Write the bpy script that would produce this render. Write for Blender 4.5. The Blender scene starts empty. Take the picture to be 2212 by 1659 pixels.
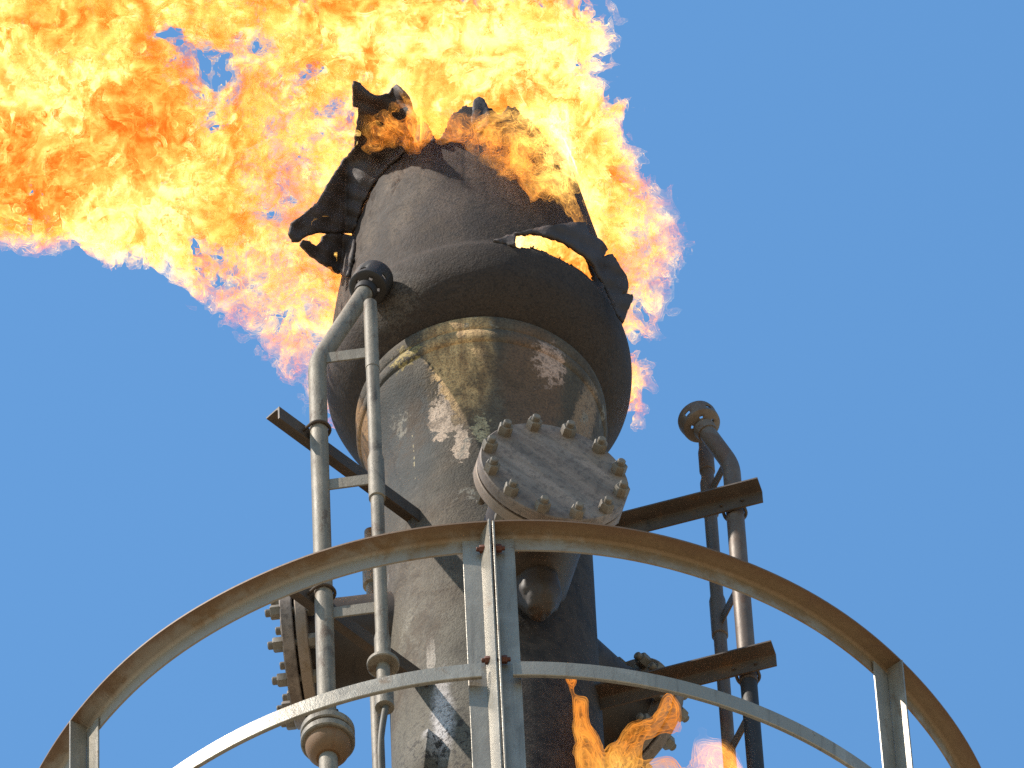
import bpy, bmesh, math, random
import numpy as np
from mathutils import Vector, Matrix, noise
from mathutils.geometry import delaunay_2d_cdt

SC = bpy.context.scene
COL = SC.collection
PI = math.pi
rad = math.radians

# ------------------------------------------------------------------ camera
ELEV, ROLL, FPX, DIST = 0.93351, -0.05351, 10596.7, 31.7221
TGT = Vector((0.0969, 0.0, 1.2627))          # point in the middle of the view (stack axis is x=y=0)
GROUND_Z = -25.83
F = Vector((0, math.cos(ELEV), math.sin(ELEV)))
R0 = Vector((1, 0, 0)); U0 = R0.cross(F)
CR = R0 * math.cos(ROLL) + U0 * math.sin(ROLL)
CU = -R0 * math.sin(ROLL) + U0 * math.cos(ROLL)
CAM = TGT - F * DIST
cam = bpy.data.cameras.new("camera")
cam.sensor_width = 36.0
cam.lens = 36.0 * FPX / 1024.0
cam.clip_start = 0.5
cam.clip_end = 20000
camo = bpy.data.objects.new("camera", cam)
COL.objects.link(camo)
m3 = Matrix((CR, CU, -F)).transposed()
camo.matrix_world = Matrix.Translation(CAM) @ m3.to_4x4()
SC.camera = camo

# ------------------------------------------------------------------ light
SUN_EL, SUN_AZ = rad(48.5), rad(201)            # sun high on the left, slightly towards the viewer
sdir = Vector((math.cos(SUN_EL) * math.cos(SUN_AZ), math.cos(SUN_EL) * math.sin(SUN_AZ), math.sin(SUN_EL)))
W = bpy.data.worlds.new("World")
SC.world = W
W.use_nodes = True
wn = W.node_tree
bg = wn.nodes["Background"]
sky = wn.nodes.new("ShaderNodeTexSky")
sky.sky_type = 'NISHITA'
sky.sun_disc = False
sky.sun_elevation = SUN_EL
sky.sun_rotation = math.atan2(sdir.x, sdir.y)
sky.altitude = 200
sky.air_density = 1.0
sky.dust_density = 0.25
sky.ozone_density = 2.2
tint = wn.nodes.new("ShaderNodeMix"); tint.data_type = 'RGBA'; tint.blend_type = 'MULTIPLY'
tint.inputs[0].default_value = 1.0
tint.inputs[7].default_value = (0.815, 1.22, 1.32, 1.0)        # white balance of the camera
wn.links.new(sky.outputs[0], tint.inputs[6])
wn.links.new(tint.outputs[2], bg.inputs[0])
bg.inputs[1].default_value = 0.13
sl = bpy.data.lights.new("sun", 'SUN')
sl.energy = 5.0
sl.angle = rad(0.5)
sl.color = (1.0, 0.94, 0.84)
so = bpy.data.objects.new("sun", sl)
COL.objects.link(so)
so.rotation_euler = sdir.to_track_quat('Z', 'Y').to_euler()
so.location = sdir * 60
vs = SC.view_settings
vs.view_transform = 'Standard'
vs.look = 'None'
vs.exposure = 0.68
vs.gamma = 1.0
SC.render.engine = 'CYCLES'
SC.cycles.transparent_max_bounces = 96
SC.cycles.max_bounces = 8
SC.cycles.sample_clamp_indirect = 2.0
SC.cycles.use_denoising = False
SC.render.film_transparent = False

# ------------------------------------------------------------------ placing helpers (2212-pixel-wide view of the photograph)
K = 1024.0 / 2212.0
def proj(p):
    q = Vector(p) - CAM
    w = q.dot(F)
    return ((512 + FPX * q.dot(CR) / w) / K, (384 - FPX * q.dot(CU) / w) / K)
def P(u, v, y):
    """point of the plane y=const seen at (u, v)"""
    d = F * FPX + CR * (u * K - 512) - CU * (v * K - 384)
    t = (y - CAM.y) / d.y
    return CAM + d * t
def zat(x, y, v):
    """height at (x, y) seen on picture row v"""
    a, b = -6.0, 8.0
    for _ in range(50):
        m = (a + b) / 2
        if proj((x, y, m))[1] > v: a = m
        else: b = m
    return (a + b) / 2
def circ_az(u, r, z):
    """azimuth on the near half of a circle round the axis seen in column u"""
    a, b = -PI, 0.0
    for _ in range(50):
        m = (a + b) / 2
        if proj((r * math.cos(m), r * math.sin(m), z))[0] < u: a = m
        else: b = m
    return (a + b) / 2

# ------------------------------------------------------------------ object helpers
def tag(o, label=None, cat=None, group=None, kind=None):
    if label: o["label"] = label
    if cat: o["category"] = cat
    if group: o["group"] = group
    if kind: o["kind"] = kind
    return o
def thing(name, label, cat, loc=(0, 0, 0), rz=0.0, group=None):
    o = bpy.data.objects.new(name, None)
    o.empty_display_size = 0.1
    COL.objects.link(o)
    o.location = loc
    o.rotation_euler = (0, 0, rz)
    return tag(o, label, cat, group)
def obj(name, bm, mat, parent=None, off=None, sharp=35):
    me = bpy.data.meshes.new(name)
    if off is not None:
        bmesh.ops.translate(bm, verts=bm.verts, vec=-Vector(off))
    bm.normal_update()
    bm.to_mesh(me); bm.free()
    me.shade_smooth()
    if sharp is not None:
        me.set_sharp_from_angle(angle=rad(sharp))
    me.materials.append(mat)
    o = bpy.data.objects.new(name, me)
    COL.objects.link(o)
    if parent: o.parent = parent
    return o
def frame(d):
    d = Vector(d).normalized()
    a = Vector((0, 0, 1)) if abs(d.z) < 0.9 else Vector((1, 0, 0))
    x = a.cross(d).normalized()
    return x, d.cross(x), d
def ring(bm, c, x, y, r, n, ph=0.0):
    return [bm.verts.new(Vector(c) + (x * math.cos(ph + 2 * PI * i / n) + y * math.sin(ph + 2 * PI * i / n)) * r) for i in range(n)]
def skin(bm, a, b):
    n = len(a)
    for i in range(n):
        bm.faces.new((a[i], a[(i + 1) % n], b[(i + 1) % n], b[i]))
def lathe(bm, p0, d, prof, n=32, cap0=True, cap1=True, ph=0.0):
    """prof: list of (distance along d, radius)"""
    x, y, d = frame(d)
    p0 = Vector(p0)
    rs = [ring(bm, p0 + d * s, x, y, r, n, ph) for s, r in prof]
    for a, b in zip(rs, rs[1:]): skin(bm, a, b)
    if cap0: bm.faces.new(rs[0][::-1])
    if cap1: bm.faces.new(rs[-1])
def cyl(bm, a, b, r, n=20, r2=None):
    a, b = Vector(a), Vector(b)
    L = (b - a).length
    lathe(bm, a, b - a, [(0, r), (L, r if r2 is None else r2)], n)
def tube(bm, pts, r, n=20, cap=True):
    pts = [Vector(p) for p in pts]
    d0 = (pts[1] - pts[0]).normalized()
    x, y, _ = frame(d0)
    rs = []
    for i, p in enumerate(pts):
        if i == 0: t = pts[1] - p
        elif i == len(pts) - 1: t = p - pts[-2]
        else: t = (pts[i + 1] - p).normalized() + (p - pts[i - 1]).normalized()
        t.normalize()
        x = (x - t * x.dot(t)).normalized()
        y = t.cross(x)
        rr = r[i] if isinstance(r, (list, tuple)) else r
        rs.append(ring(bm, p, x, y, rr, n))
    for a, b in zip(rs, rs[1:]): skin(bm, a, b)
    if cap:
        bm.faces.new(rs[0][::-1]); bm.faces.new(rs[-1])
def box(bm, c, s, rot=None):
    M = Matrix.Translation(Vector(c)) @ (rot.to_4x4() if rot is not None else Matrix.Identity(4)) @ Matrix.Diagonal((s[0], s[1], s[2], 1))
    bmesh.ops.create_cube(bm, size=1.0, matrix=M)
def hexring(bm, p, x, y, r, ph, hexa):
    return [bm.verts.new(p + (x * math.cos(ph + PI * i / 6) + y * math.sin(ph + PI * i / 6)) * (r * (0.866 if hexa and i % 2 else 1.0))) for i in range(12)]
def hexbolt(bm, p, d, r=0.0175, h=0.022, ph=0.3, back=None):
    """hex nut and stud end in one piece; back: distance to a second nut on the far side"""
    x, y, d = frame(d)
    p = Vector(p)
    end = [(0, r, 1), (h * 0.86, r, 1), (h, r * 0.86, 1), (h, r * 0.55, 0), (h * 1.45, r * 0.55, 0), (h * 1.55, r * 0.42, 0)]
    if back is None: pr = end
    else: pr = [(-back - s_, r_, f_) for s_, r_, f_ in end[::-1]] + [(-back, r * 0.5, 0), (0, r * 0.5, 0)] + end
    rs = [hexring(bm, p + d * s_, x, y, r_, ph, f_) for s_, r_, f_ in pr]
    for a, b in zip(rs, rs[1:]): skin(bm, a, b)
    bm.faces.new(rs[0][::-1]); bm.faces.new(rs[-1])
def bev(bm, w, seg=2, ang=40):
    es = [e for e in bm.edges if len(e.link_faces) == 2 and e.calc_face_angle(0) > rad(ang)]
    bmesh.ops.bevel(bm, geom=es, offset=w, segments=seg, affect='EDGES', profile=0.5, clamp_overlap=True)

# ------------------------------------------------------------------ material helpers
class NB:
    def __init__(self, name):
        self.m = bpy.data.materials.new(name)
        self.m.use_nodes = True
        self.nt = self.m.node_tree
        self.b = self.nt.nodes["Principled BSDF"]
        self.tc = self.nt.nodes.new("ShaderNodeTexCoord").outputs["Object"]
    def n(self, t, **kw):
        x = self.nt.nodes.new(t)
        for k, v in kw.items(): setattr(x, k, v)
        return x
    def put(self, sock, v):
        if isinstance(v, bpy.types.NodeSocket): self.nt.links.new(v, sock)
        elif v is not None: sock.default_value = v
    def math(self, op, a, b=None, c=None, clamp=False):
        x = self.n("ShaderNodeMath", operation=op, use_clamp=clamp)
        self.put(x.inputs[0], a)
        if b is not None: self.put(x.inputs[1], b)
        if c is not None: self.put(x.inputs[2], c)
        return x.outputs[0]
    def noise(self, scale, detail=4, rough=0.55, dist=0.0, vec=None, out=0):
        x = self.n("ShaderNodeTexNoise")
        self.put(x.inputs["Vector"], self.tc if vec is None else vec)
        x.inputs["Scale"].default_value = scale
        x.inputs["Detail"].default_value = detail
        x.inputs["Roughness"].default_value = rough
        x.inputs["Distortion"].default_value = dist
        return x.outputs[out]
    def scaled(self, s, rot=None):
        x = self.n("ShaderNodeMapping")
        self.put(x.inputs["Vector"], self.tc)
        x.inputs["Scale"].default_value = s
        return x.outputs[0]
    def step(self, v, lo, hi):
        x = self.n("ShaderNodeMapRange", interpolation_type='SMOOTHSTEP')
        self.put(x.inputs[0], v)
        x.inputs[1].default_value = lo; x.inputs[2].default_value = hi
        return x.outputs[0]
    def mix(self, f, a, b):
        x = self.n("ShaderNodeMix", data_type='RGBA')
        self.put(x.inputs[0], f)
        for s, v in ((x.inputs[6], a), (x.inputs[7], b)):
            if isinstance(v, tuple): v = (v[0], v[1], v[2], 1.0)
            self.put(s, v)
        return x.outputs[2]
    def bump(self, h, strength=0.3, dist=0.01):
        x = self.n("ShaderNodeBump")
        x.inputs["Strength"].default_value = strength
        x.inputs["Distance"].default_value = dist
        self.put(x.inputs["Height"], h)
        self.put(self.b.inputs["Normal"], x.outputs[0])
    def fin(self, col, rough, metal=0.0, spec=0.3):
        if isinstance(col, tuple): col = (*col, 1.0)
        self.put(self.b.inputs["Base Color"], col)
        self.put(self.b.inputs["Roughness"], rough)
        self.b.inputs["Metallic"].default_value = metal
        self.b.inputs["Specular IOR Level"].default_value = spec
        return self.m

def weathered(name, base, worn, rust, dark, rough=0.6, metal=0.3, sc=1.0, rust_amt=0.5, dark_amt=0.5, worn_amt=0.5, bump=0.25, streak=0.0, tone=0.72):
    """oxidised steel: a base, lighter worn patches, rust blooms and soot, broken up at several sizes"""
    b = NB(name)
    base, worn, rust, dark = [(c[0] * tone * 1.06, c[1] * tone * 0.93, c[2] * tone * 0.76) for c in (base, worn, rust, dark)]
    n1 = b.noise(3.5 * sc, 6, 0.6, 0.4)
    n2 = b.noise(9 * sc, 6, 0.65, 0.6, vec=b.scaled((1, 1, 0.35)))
    n3 = b.noise(45 * sc, 4, 0.6)
    n4 = b.noise(140 * sc, 2, 0.5)
    c = b.mix(b.math('MULTIPLY', b.step(n1, 0.62 - 0.3 * worn_amt, 0.85 - 0.3 * worn_amt), 0.85), base, worn)
    c = b.mix(b.math('MULTIPLY', b.step(b.math('ADD', n2, b.math('MULTIPLY', n3, 0.25)), 0.80 - 0.3 * rust_amt, 0.95 - 0.3 * rust_amt), 0.9), c, rust)
    n5 = b.noise(5.5 * sc, 7, 0.7, 0.8, vec=b.scaled((1.3, 1.1, 0.6)))
    c = b.mix(b.math('MULTIPLY', b.step(n5, 0.74 - 0.35 * dark_amt, 0.9 - 0.3 * dark_amt), 0.9), c, dark)
    if streak:
        ns = b.noise(26 * sc, 3, 0.5, vec=b.scaled((1, 1, 0.06)))
        c = b.mix(b.math('MULTIPLY', b.step(ns, 0.5, 0.75), streak), c, dark)
    c = b.mix(b.math('MULTIPLY', b.step(n4, 0.35, 0.75), 0.22), c, dark)
    b.bump(b.math('ADD', b.math('MULTIPLY', n3, 0.6), b.math('MULTIPLY', n4, 0.4)), bump, 0.004)
    return b.fin(c, b.math('ADD', b.math('MULTIPLY', n2, 0.3), rough - 0.15), metal, 0.25)

M_PIPE = weathered("weathered_pipe", (0.30, 0.28, 0.25), (0.42, 0.39, 0.35), (0.17, 0.115, 0.08), (0.10, 0.08, 0.065), rust_amt=0.5, dark_amt=0.6, worn_amt=0.6, sc=1.8, metal=0.1, rough=0.6, tone=0.50, streak=0.5, bump=0.5)
M_PIPE_BROWN = weathered("scorched_pipe", (0.125, 0.098, 0.085), (0.18, 0.15, 0.133), (0.13, 0.08, 0.055), (0.06, 0.042, 0.034), rust_amt=0.55, dark_amt=0.4, sc=1.5, metal=0.2, rough=0.55)
M_PIPE_BLACK = weathered("black_pipe", (0.035, 0.032, 0.033), (0.06, 0.055, 0.052), (0.05, 0.035, 0.028), (0.02, 0.018, 0.018), rust_amt=0.4, dark_amt=0.4, sc=1.5, metal=0.2, rough=0.6)  # near-black tone for the right lower pipe and the grey pilots' heads
M_BEAM = weathered("sooty_beam", (0.075, 0.058, 0.048), (0.115, 0.09, 0.075), (0.12, 0.075, 0.045), (0.03, 0.024, 0.022), rust_amt=0.5, dark_amt=0.5, sc=1.4, metal=0.2, rough=0.6)
M_COVER = weathered("oxidised_cover", (0.25, 0.205, 0.18), (0.32, 0.265, 0.235), (0.21, 0.155, 0.105), (0.15, 0.115, 0.10), rust_amt=0.45, dark_amt=0.4, sc=0.9, metal=0.2, rough=0.62)
def cover_mat():
    b = NB("shadow_streaked_cover")
    sep = b.n("ShaderNodeSeparateXYZ"); b.put(sep.inputs[0], b.tc)
    x, y, z = sep.outputs
    across = b.math('ADD', b.math('MULTIPLY', y, 0.57), b.math('MULTIPLY', z, 0.82))
    along = b.math('SUBTRACT', b.math('MULTIPLY', y, 0.82), b.math('MULTIPLY', z, 0.57))
    cv = b.n("ShaderNodeCombineXYZ")
    b.put(cv.inputs[0], b.math('MULTIPLY', across, 1.0)); b.put(cv.inputs[1], b.math('MULTIPLY', along, 0.06)); b.put(cv.inputs[2], x)
    st = b.noise(17, 4, 0.6, vec=cv.outputs[0])
    st2 = b.noise(60, 3, 0.6, vec=cv.outputs[0])
    n1 = b.noise(7, 6, 0.65, 0.5); n3 = b.noise(60, 4, 0.6)
    c = b.mix(b.step(st, 0.38, 0.62), (0.125, 0.093, 0.073), (0.195, 0.149, 0.119))  # diagonal streaks painted in place of the bolts' raking shadows
    c = b.mix(b.math('MULTIPLY', b.step(st2, 0.45, 0.7), 0.4), c, (0.15, 0.105, 0.07))
    c = b.mix(b.math('MULTIPLY', b.step(n1, 0.45, 0.7), 0.5), c, (0.11, 0.080, 0.060))
    c = b.mix(b.math('MULTIPLY', b.step(n3, 0.48, 0.66), 0.5), c, (0.055, 0.041, 0.033))
    b.bump(n3, 0.3, 0.003)
    return b.fin(c, 0.65, 0.1, 0.25)
M_FACE = cover_mat()
M_NECK = weathered("shade_toned_neck", (0.075, 0.058, 0.048), (0.12, 0.095, 0.08), (0.09, 0.055, 0.036), (0.03, 0.024, 0.022), rust_amt=0.5, dark_amt=0.6, metal=0.0, tone=0.5)  # tone lowered to stand in for shade on neck and stub, besides dirt
M_BOLT = weathered("bolt_steel", (0.27, 0.25, 0.23), (0.36, 0.335, 0.31), (0.20, 0.15, 0.115), (0.12, 0.10, 0.085), rust_amt=0.4, dark_amt=0.5, sc=4, metal=0.0, rough=0.65, tone=0.44)
M_GALV = weathered("galvanised_steel", (0.36, 0.355, 0.34), (0.48, 0.475, 0.46), (0.26, 0.20, 0.15), (0.16, 0.14, 0.12), rust_amt=0.3, dark_amt=0.4, sc=2.0, metal=0.35, rough=0.42, streak=0.5, tone=0.60, bump=0.4)
M_RUSTBOLT = weathered("rusty_bolt", (0.13, 0.05, 0.035), (0.18, 0.08, 0.05), (0.16, 0.06, 0.03), (0.06, 0.03, 0.025), sc=4)
M_CAP = weathered("rusty_cap", (0.16, 0.095, 0.05), (0.22, 0.15, 0.095), (0.15, 0.075, 0.035), (0.07, 0.045, 0.03), sc=3, metal=0.0, rough=0.75, tone=0.9)
M_CABLE = weathered("dusty_cable", (0.10, 0.09, 0.075), (0.15, 0.135, 0.115), (0.09, 0.07, 0.05), (0.05, 0.045, 0.04), sc=2, metal=0.0)

def rail_mat():
    b = NB("rusted_galvanised_rail")
    sep = b.n("ShaderNodeSeparateXYZ"); b.put(sep.inputs[0], b.tc)
    x = sep.outputs[0]
    n1 = b.noise(5, 6, 0.65, 0.5)
    n2 = b.noise(16, 6, 0.65, 0.7)
    n3 = b.noise(70, 4, 0.6)
    at = b.n("ShaderNodeAttribute"); at.attribute_name = "band"        # 0 lower lip of the angle .. 1 its outer edge
    band = at.outputs["Fac"]
    rustf = b.math('ADD', b.math('MULTIPLY', n1, 0.8), b.math('MULTIPLY', n2, 0.5))
    rustf = b.math('ADD', rustf, b.math('MULTIPLY', band, 0.34))
    rustf = b.math('ADD', rustf, b.math('MULTIPLY', x, 0.16))
    c = b.mix(n2, (0.165, 0.138, 0.108), (0.26, 0.226, 0.184))
    c = b.mix(b.step(rustf, 0.66, 0.92), c, b.mix(n3, (0.120, 0.076, 0.038), (0.195, 0.124, 0.066)))
    c = b.mix(b.math('MULTIPLY', b.step(b.math('ADD', band, b.math('MULTIPLY', n2, 0.5)), 0.86, 1.25), 0.85), c, (0.115, 0.062, 0.032))
    c = b.mix(b.math('MULTIPLY', b.step(n2, 0.55, 0.75), 0.55), c, (0.12, 0.075, 0.045))
    b.bump(b.math('ADD', n3, n2), 0.25, 0.003)
    return b.fin(c, 0.62, 0.15)
M_RAIL = rail_mat()

def stack_mat(name, hood=False):
    """stack steel: soot and painted shade, scale, peeled paint and heat tint placed round the shell by height and bearing"""
    b = NB(name)
    sep = b.n("ShaderNodeSeparateXYZ"); b.put(sep.inputs[0], b.tc)
    x, y, z = sep.outputs
    ang = b.math('ARCTAN2', x, b.math('MULTIPLY', y, -1.0))            # 0 = towards the viewer, + right
    z = b.math('ADD', z, GROUND_Z)
    n1 = b.noise(4, 7, 0.62, 0.5)
    n2 = b.noise(14, 7, 0.68, 0.8)
    n3 = b.noise(55, 5, 0.65, 0.3)
    n4 = b.noise(170, 2, 0.5)
    ns = b.noise(30, 4, 0.6, vec=b.scaled((1, 1, 0.07)))
    def blob(a0, z0, sa, sz, wob=0.5, lo=0.45, hi=0.62, n=None):
        da = b.math('DIVIDE', b.math('SUBTRACT', ang, a0), sa)
        dz = b.math('DIVIDE', b.math('SUBTRACT', z, z0), sz)
        g = b.math('EXPONENT', b.math('MULTIPLY', b.math('ADD', b.math('MULTIPLY', da, da), b.math('MULTIPLY', dz, dz)), -1.0))
        w = b.math('MULTIPLY', b.math('SUBTRACT', n2 if n is None else n, 0.5), wob)
        return b.step(b.math('ADD', g, w), lo, hi)
    def lay(c, f, col, k=1.0):
        return b.mix(b.math('MULTIPLY', f, k) if k != 1.0 else f, c, col)
    nb = b.noise(1.7, 5, 0.6, 0.8)
    if hood:
        c = b.mix(b.step(n1, 0.32, 0.68), (0.0378, 0.0228, 0.0152), (0.0843, 0.0547, 0.0363))
        c = lay(c, b.step(n2, 0.48, 0.70), (0.0275, 0.0175, 0.0125), 0.7)
        c = lay(c, blob(-0.60, 1.80, 0.45, 0.35, 0.7, 0.3, 0.9), (0.1075, 0.0775, 0.0528), 0.75)
        c = lay(c, blob(0.05, 2.0, 0.32, 0.20, 0.8, 0.3, 0.9), (0.0903, 0.0608, 0.0429), 0.7)
        c = lay(c, blob(-0.1, 1.62, 0.45, 0.10, 0.9, 0.3, 0.8), (0.0731, 0.0486, 0.0343), 0.6)
        nv = b.noise(6.5, 5, 0.6, 0.6, vec=b.scaled((1, 1, 0.16)))
        c = lay(c, b.step(nv, 0.46, 0.64), (0.026, 0.0185, 0.0145), 0.75)
        c = lay(c, b.step(nv, 0.46, 0.34), (0.105, 0.080, 0.062), 0.45)
        c = lay(c, b.step(n1, 0.56, 0.72), (0.060, 0.034, 0.020), 0.6)
        # underside painted darker for its shade as well as soot; soot on the ragged top
        lowsootshade = b.step(b.math('ADD', z, b.math('MULTIPLY', b.math('SUBTRACT', n1, 0.5), 0.25)), 1.56, 1.30)
        c = lay(c, lowsootshade, b.mix(n3, (0.0189, 0.0122, 0.0086), (0.0602, 0.0395, 0.0264)), 0.9)
        c = lay(c, blob(0.85, 1.95, 0.65, 0.55, 0.6, 0.30, 0.75), (0.0189, 0.0114, 0.0079), 0.85)  # sooty right side above the tear, colour darkened further against the sun
        c = lay(c, b.step(b.math('ADD', z, b.math('MULTIPLY', b.math('SUBTRACT', n2, 0.5), 0.6)), 1.90, 2.16), (0.0172, 0.0099, 0.0066), 0.9)
        seam = b.step(b.math('ABSOLUTE', b.math('SUBTRACT', ang, b.math('ADD', -0.06, b.math('MULTIPLY', n2, 0.05)))), 0.020, 0.006)
        seam = b.math('MULTIPLY', seam, b.step(z, 1.66, 1.74))
        c = lay(c, seam, (0.0189, 0.0122, 0.0086), 0.7)
        c = lay(c, b.step(ns, 0.52, 0.75), (0.0258, 0.0167, 0.0119), 0.45)
        c = lay(c, blob(-0.62, 1.22, 0.38, 0.11, 1.6, 0.55, 0.75, n3), (0.1032, 0.0798, 0.0594), 0.6)
        c = lay(c, b.step(n3, 0.5, 0.62), (0.018, 0.013, 0.010), 0.65)
        c = lay(c, b.step(n2, 0.56, 0.70), (0.1204, 0.0836, 0.0561), 0.25)
        c = lay(c, b.step(n4, 0.45, 0.65), (0.0138, 0.0091, 0.0066), 0.5)
    else:
        c = b.mix(b.step(nb, 0.35, 0.65), (0.0519, 0.0416, 0.0288), (0.1002, 0.0748, 0.0491))
        c = lay(c, b.step(n1, 0.42, 0.72), (0.0853, 0.0569, 0.0344), 0.7)
        c = lay(c, b.step(n2, 0.52, 0.68), (0.0297, 0.0218, 0.0160), 0.6)
        c = lay(c, b.step(ns, 0.50, 0.72), (0.0260, 0.0192, 0.0141), 0.5)
        # blue-grey heat tint on the left of the cup
        c = lay(c, blob(-0.80, 0.72, 0.52, 0.36, 0.35, 0.3, 0.75), b.mix(n2, (0.0193, 0.0225, 0.0221), (0.0408, 0.0410, 0.0368)), 0.9)
        # tan scale on the front of the cup
        tan = b.mix(b.step(ns, 0.35, 0.68), (0.56, 0.345, 0.150), (0.25, 0.14, 0.06))
        tan = lay(tan, b.step(n2, 0.5, 0.66), (0.20, 0.125, 0.062), 0.7)
        c = lay(c, blob(-0.16, 0.95, 0.33, 0.30, 0.45, 0.30, 0.70), tan, 0.95)
        # burnt brown on the right of the cup
        c = lay(c, blob(0.50, 0.85, 0.40, 0.32, 0.5, 0.4, 0.7), b.mix(n2, (0.0566, 0.0340, 0.0223), (0.1751, 0.0992, 0.0539)), 0.95)
        # dull pink patch
        c = lay(c, blob(0.64, 0.97, 0.20, 0.10, 2.0, 0.45, 0.75, n3), (0.4120, 0.2646, 0.1953), 0.9)
        c = lay(c, blob(1.15, 0.85, 0.22, 0.22, 1.0, 0.45, 0.68, n3), (0.2472, 0.1559, 0.0930), 0.8)
        # yellow flakes near the rim
        c = lay(c, blob(-0.62, 1.02, 0.30, 0.08, 2.2, 0.82, 0.95, n3), (0.3090, 0.2221, 0.0791))
        # orange edge
        c = lay(c, blob(-1.45, 0.9, 0.30, 0.24, 0.5, 0.3, 0.6), b.mix(n2, (0.3399, 0.1890, 0.0791), (0.1648, 0.0803, 0.0279)), 0.9)
        # peeled pale patches below the tan
        pe = b.math('MAXIMUM', blob(-0.40, 0.73, 0.16, 0.14, 1.9, 0.5, 0.56), blob(-0.20, 0.57, 0.10, 0.11, 1.7, 0.5, 0.56))
        c = lay(c, pe, b.mix(n3, (0.3193, 0.2268, 0.1562), (0.4738, 0.3496, 0.2558)), 0.97)
        c = lay(c, blob(0.00, 0.64, 0.16, 0.10, 1.9, 0.70, 0.78, n3), (0.3708, 0.2835, 0.1581))
        c = lay(c, blob(-0.45, 0.86, 0.16, 0.16, 2.0, 0.80, 0.88, n3), (0.0566, 0.0397, 0.0205))
        # drip of pale flakes
        c = lay(c, blob(-0.72, 0.62, 0.02, 0.24, 2.2, 0.95, 1.05, n3), (0.3502, 0.2835, 0.1581))
        c = lay(c, b.math('MULTIPLY', b.step(z, 0.25, -0.15), b.step(n1, 0.3, 0.6)), b.mix(n2, (0.085, 0.072, 0.052), (0.170, 0.148, 0.114)), 0.75)
        # pale wash lower down, with runs
        c = lay(c, blob(-0.52, -0.66, 0.16, 0.24, 0.8, 0.35, 0.9), (0.4326, 0.3874, 0.3674), 0.9)
        c = lay(c, blob(-0.62, -0.36, 0.07, 0.10, 1.3, 0.5, 0.56), (0.2781, 0.2315, 0.1860), 0.85)
        # black crust
        c = lay(c, blob(-0.14, -0.30, 0.10, 0.42, 2.2, 0.62, 0.70, n3), (0.0227, 0.0180, 0.0130))
        pits = b.math('MULTIPLY', b.step(n3, 0.54, 0.60), b.step(z, -0.45, -0.85))
        c = lay(c, pits, (0.0206, 0.0161, 0.0130), 0.9)
        scorch = b.math('MULTIPLY', b.step(nb, 0.50, 0.66), b.step(n2, 0.40, 0.58))
        c = lay(c, scorch, (0.062, 0.040, 0.024), 0.8)
        flake = b.math('MULTIPLY', b.step(n1, 0.60, 0.64), b.step(n3, 0.44, 0.52))
        c = lay(c, flake, (0.205, 0.178, 0.138), 0.75)
        # soot round the right side, painted darker for its shade
        sootshade_r = b.step(b.math('ADD', ang, b.math('MULTIPLY', b.math('SUBTRACT', n1, 0.5), 0.5)), -0.02, 0.34)
        sootshade_r = b.math('MULTIPLY', sootshade_r, b.step(z, 0.45, 0.2))
        c = lay(c, sootshade_r, b.mix(b.step(n2, 0.35, 0.65), (0.018, 0.0125, 0.0095), (0.050, 0.035, 0.026)), 0.96)
        c = lay(c, b.step(n3, 0.52, 0.66), (0.0412, 0.0312, 0.0242), 0.45)
        c = lay(c, b.step(n4, 0.45, 0.65), (0.0258, 0.0189, 0.0149), 0.45)
    rough = b.math('ADD', 0.62, b.math('MULTIPLY', n2, 0.3))
    b.bump(b.math('ADD', b.math('MULTIPLY', n2, 0.2 if hood else 0.35), b.math('ADD', b.math('MULTIPLY', n3, 0.7), b.math('MULTIPLY', n4, 0.5))), 0.6, 0.006)
    return b.fin(c, rough, 0.05, 0.18)
M_STACK = stack_mat("burnt_stack_steel")
M_HOOD = stack_mat("sooty_hood_steel", True)

def char_mat():
    b = NB("charred_sheet")
    n = b.noise(12, 6, 0.65, 0.5); n3 = b.noise(60, 4, 0.6)
    c = b.mix(n, (0.022, 0.016, 0.013), (0.065, 0.045, 0.036))
    b.bump(b.math('ADD', n, b.math('MULTIPLY', n3, 0.5)), 0.5, 0.01)
    return b.fin(c, 0.7, 0.1)
M_CHAR = char_mat()

def ground_mat():
    b = NB("bounce_ground")
    n = b.noise(0.05, 8, 0.65); n2 = b.noise(1.5, 6, 0.6)
    c = b.mix(n, (0.44, 0.35, 0.24), (0.34, 0.28, 0.18))  # unseen ground, added pale and warm to bounce light upwards
    c = b.mix(b.math('MULTIPLY', n2, 0.6), c, (0.48, 0.39, 0.28))
    b.bump(n2, 0.4, 0.05)
    return b.fin(c, 0.95)

# ------------------------------------------------------------------ ground
bm = bmesh.new()
bmesh.ops.create_grid(bm, x_segments=40, y_segments=40, size=6000)
g = obj("ground", bm, ground_mat())
g.location.z = GROUND_Z
tag(g, "unseen ground far below the flare stack, pale for bounced light", "ground", kind="structure")

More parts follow.
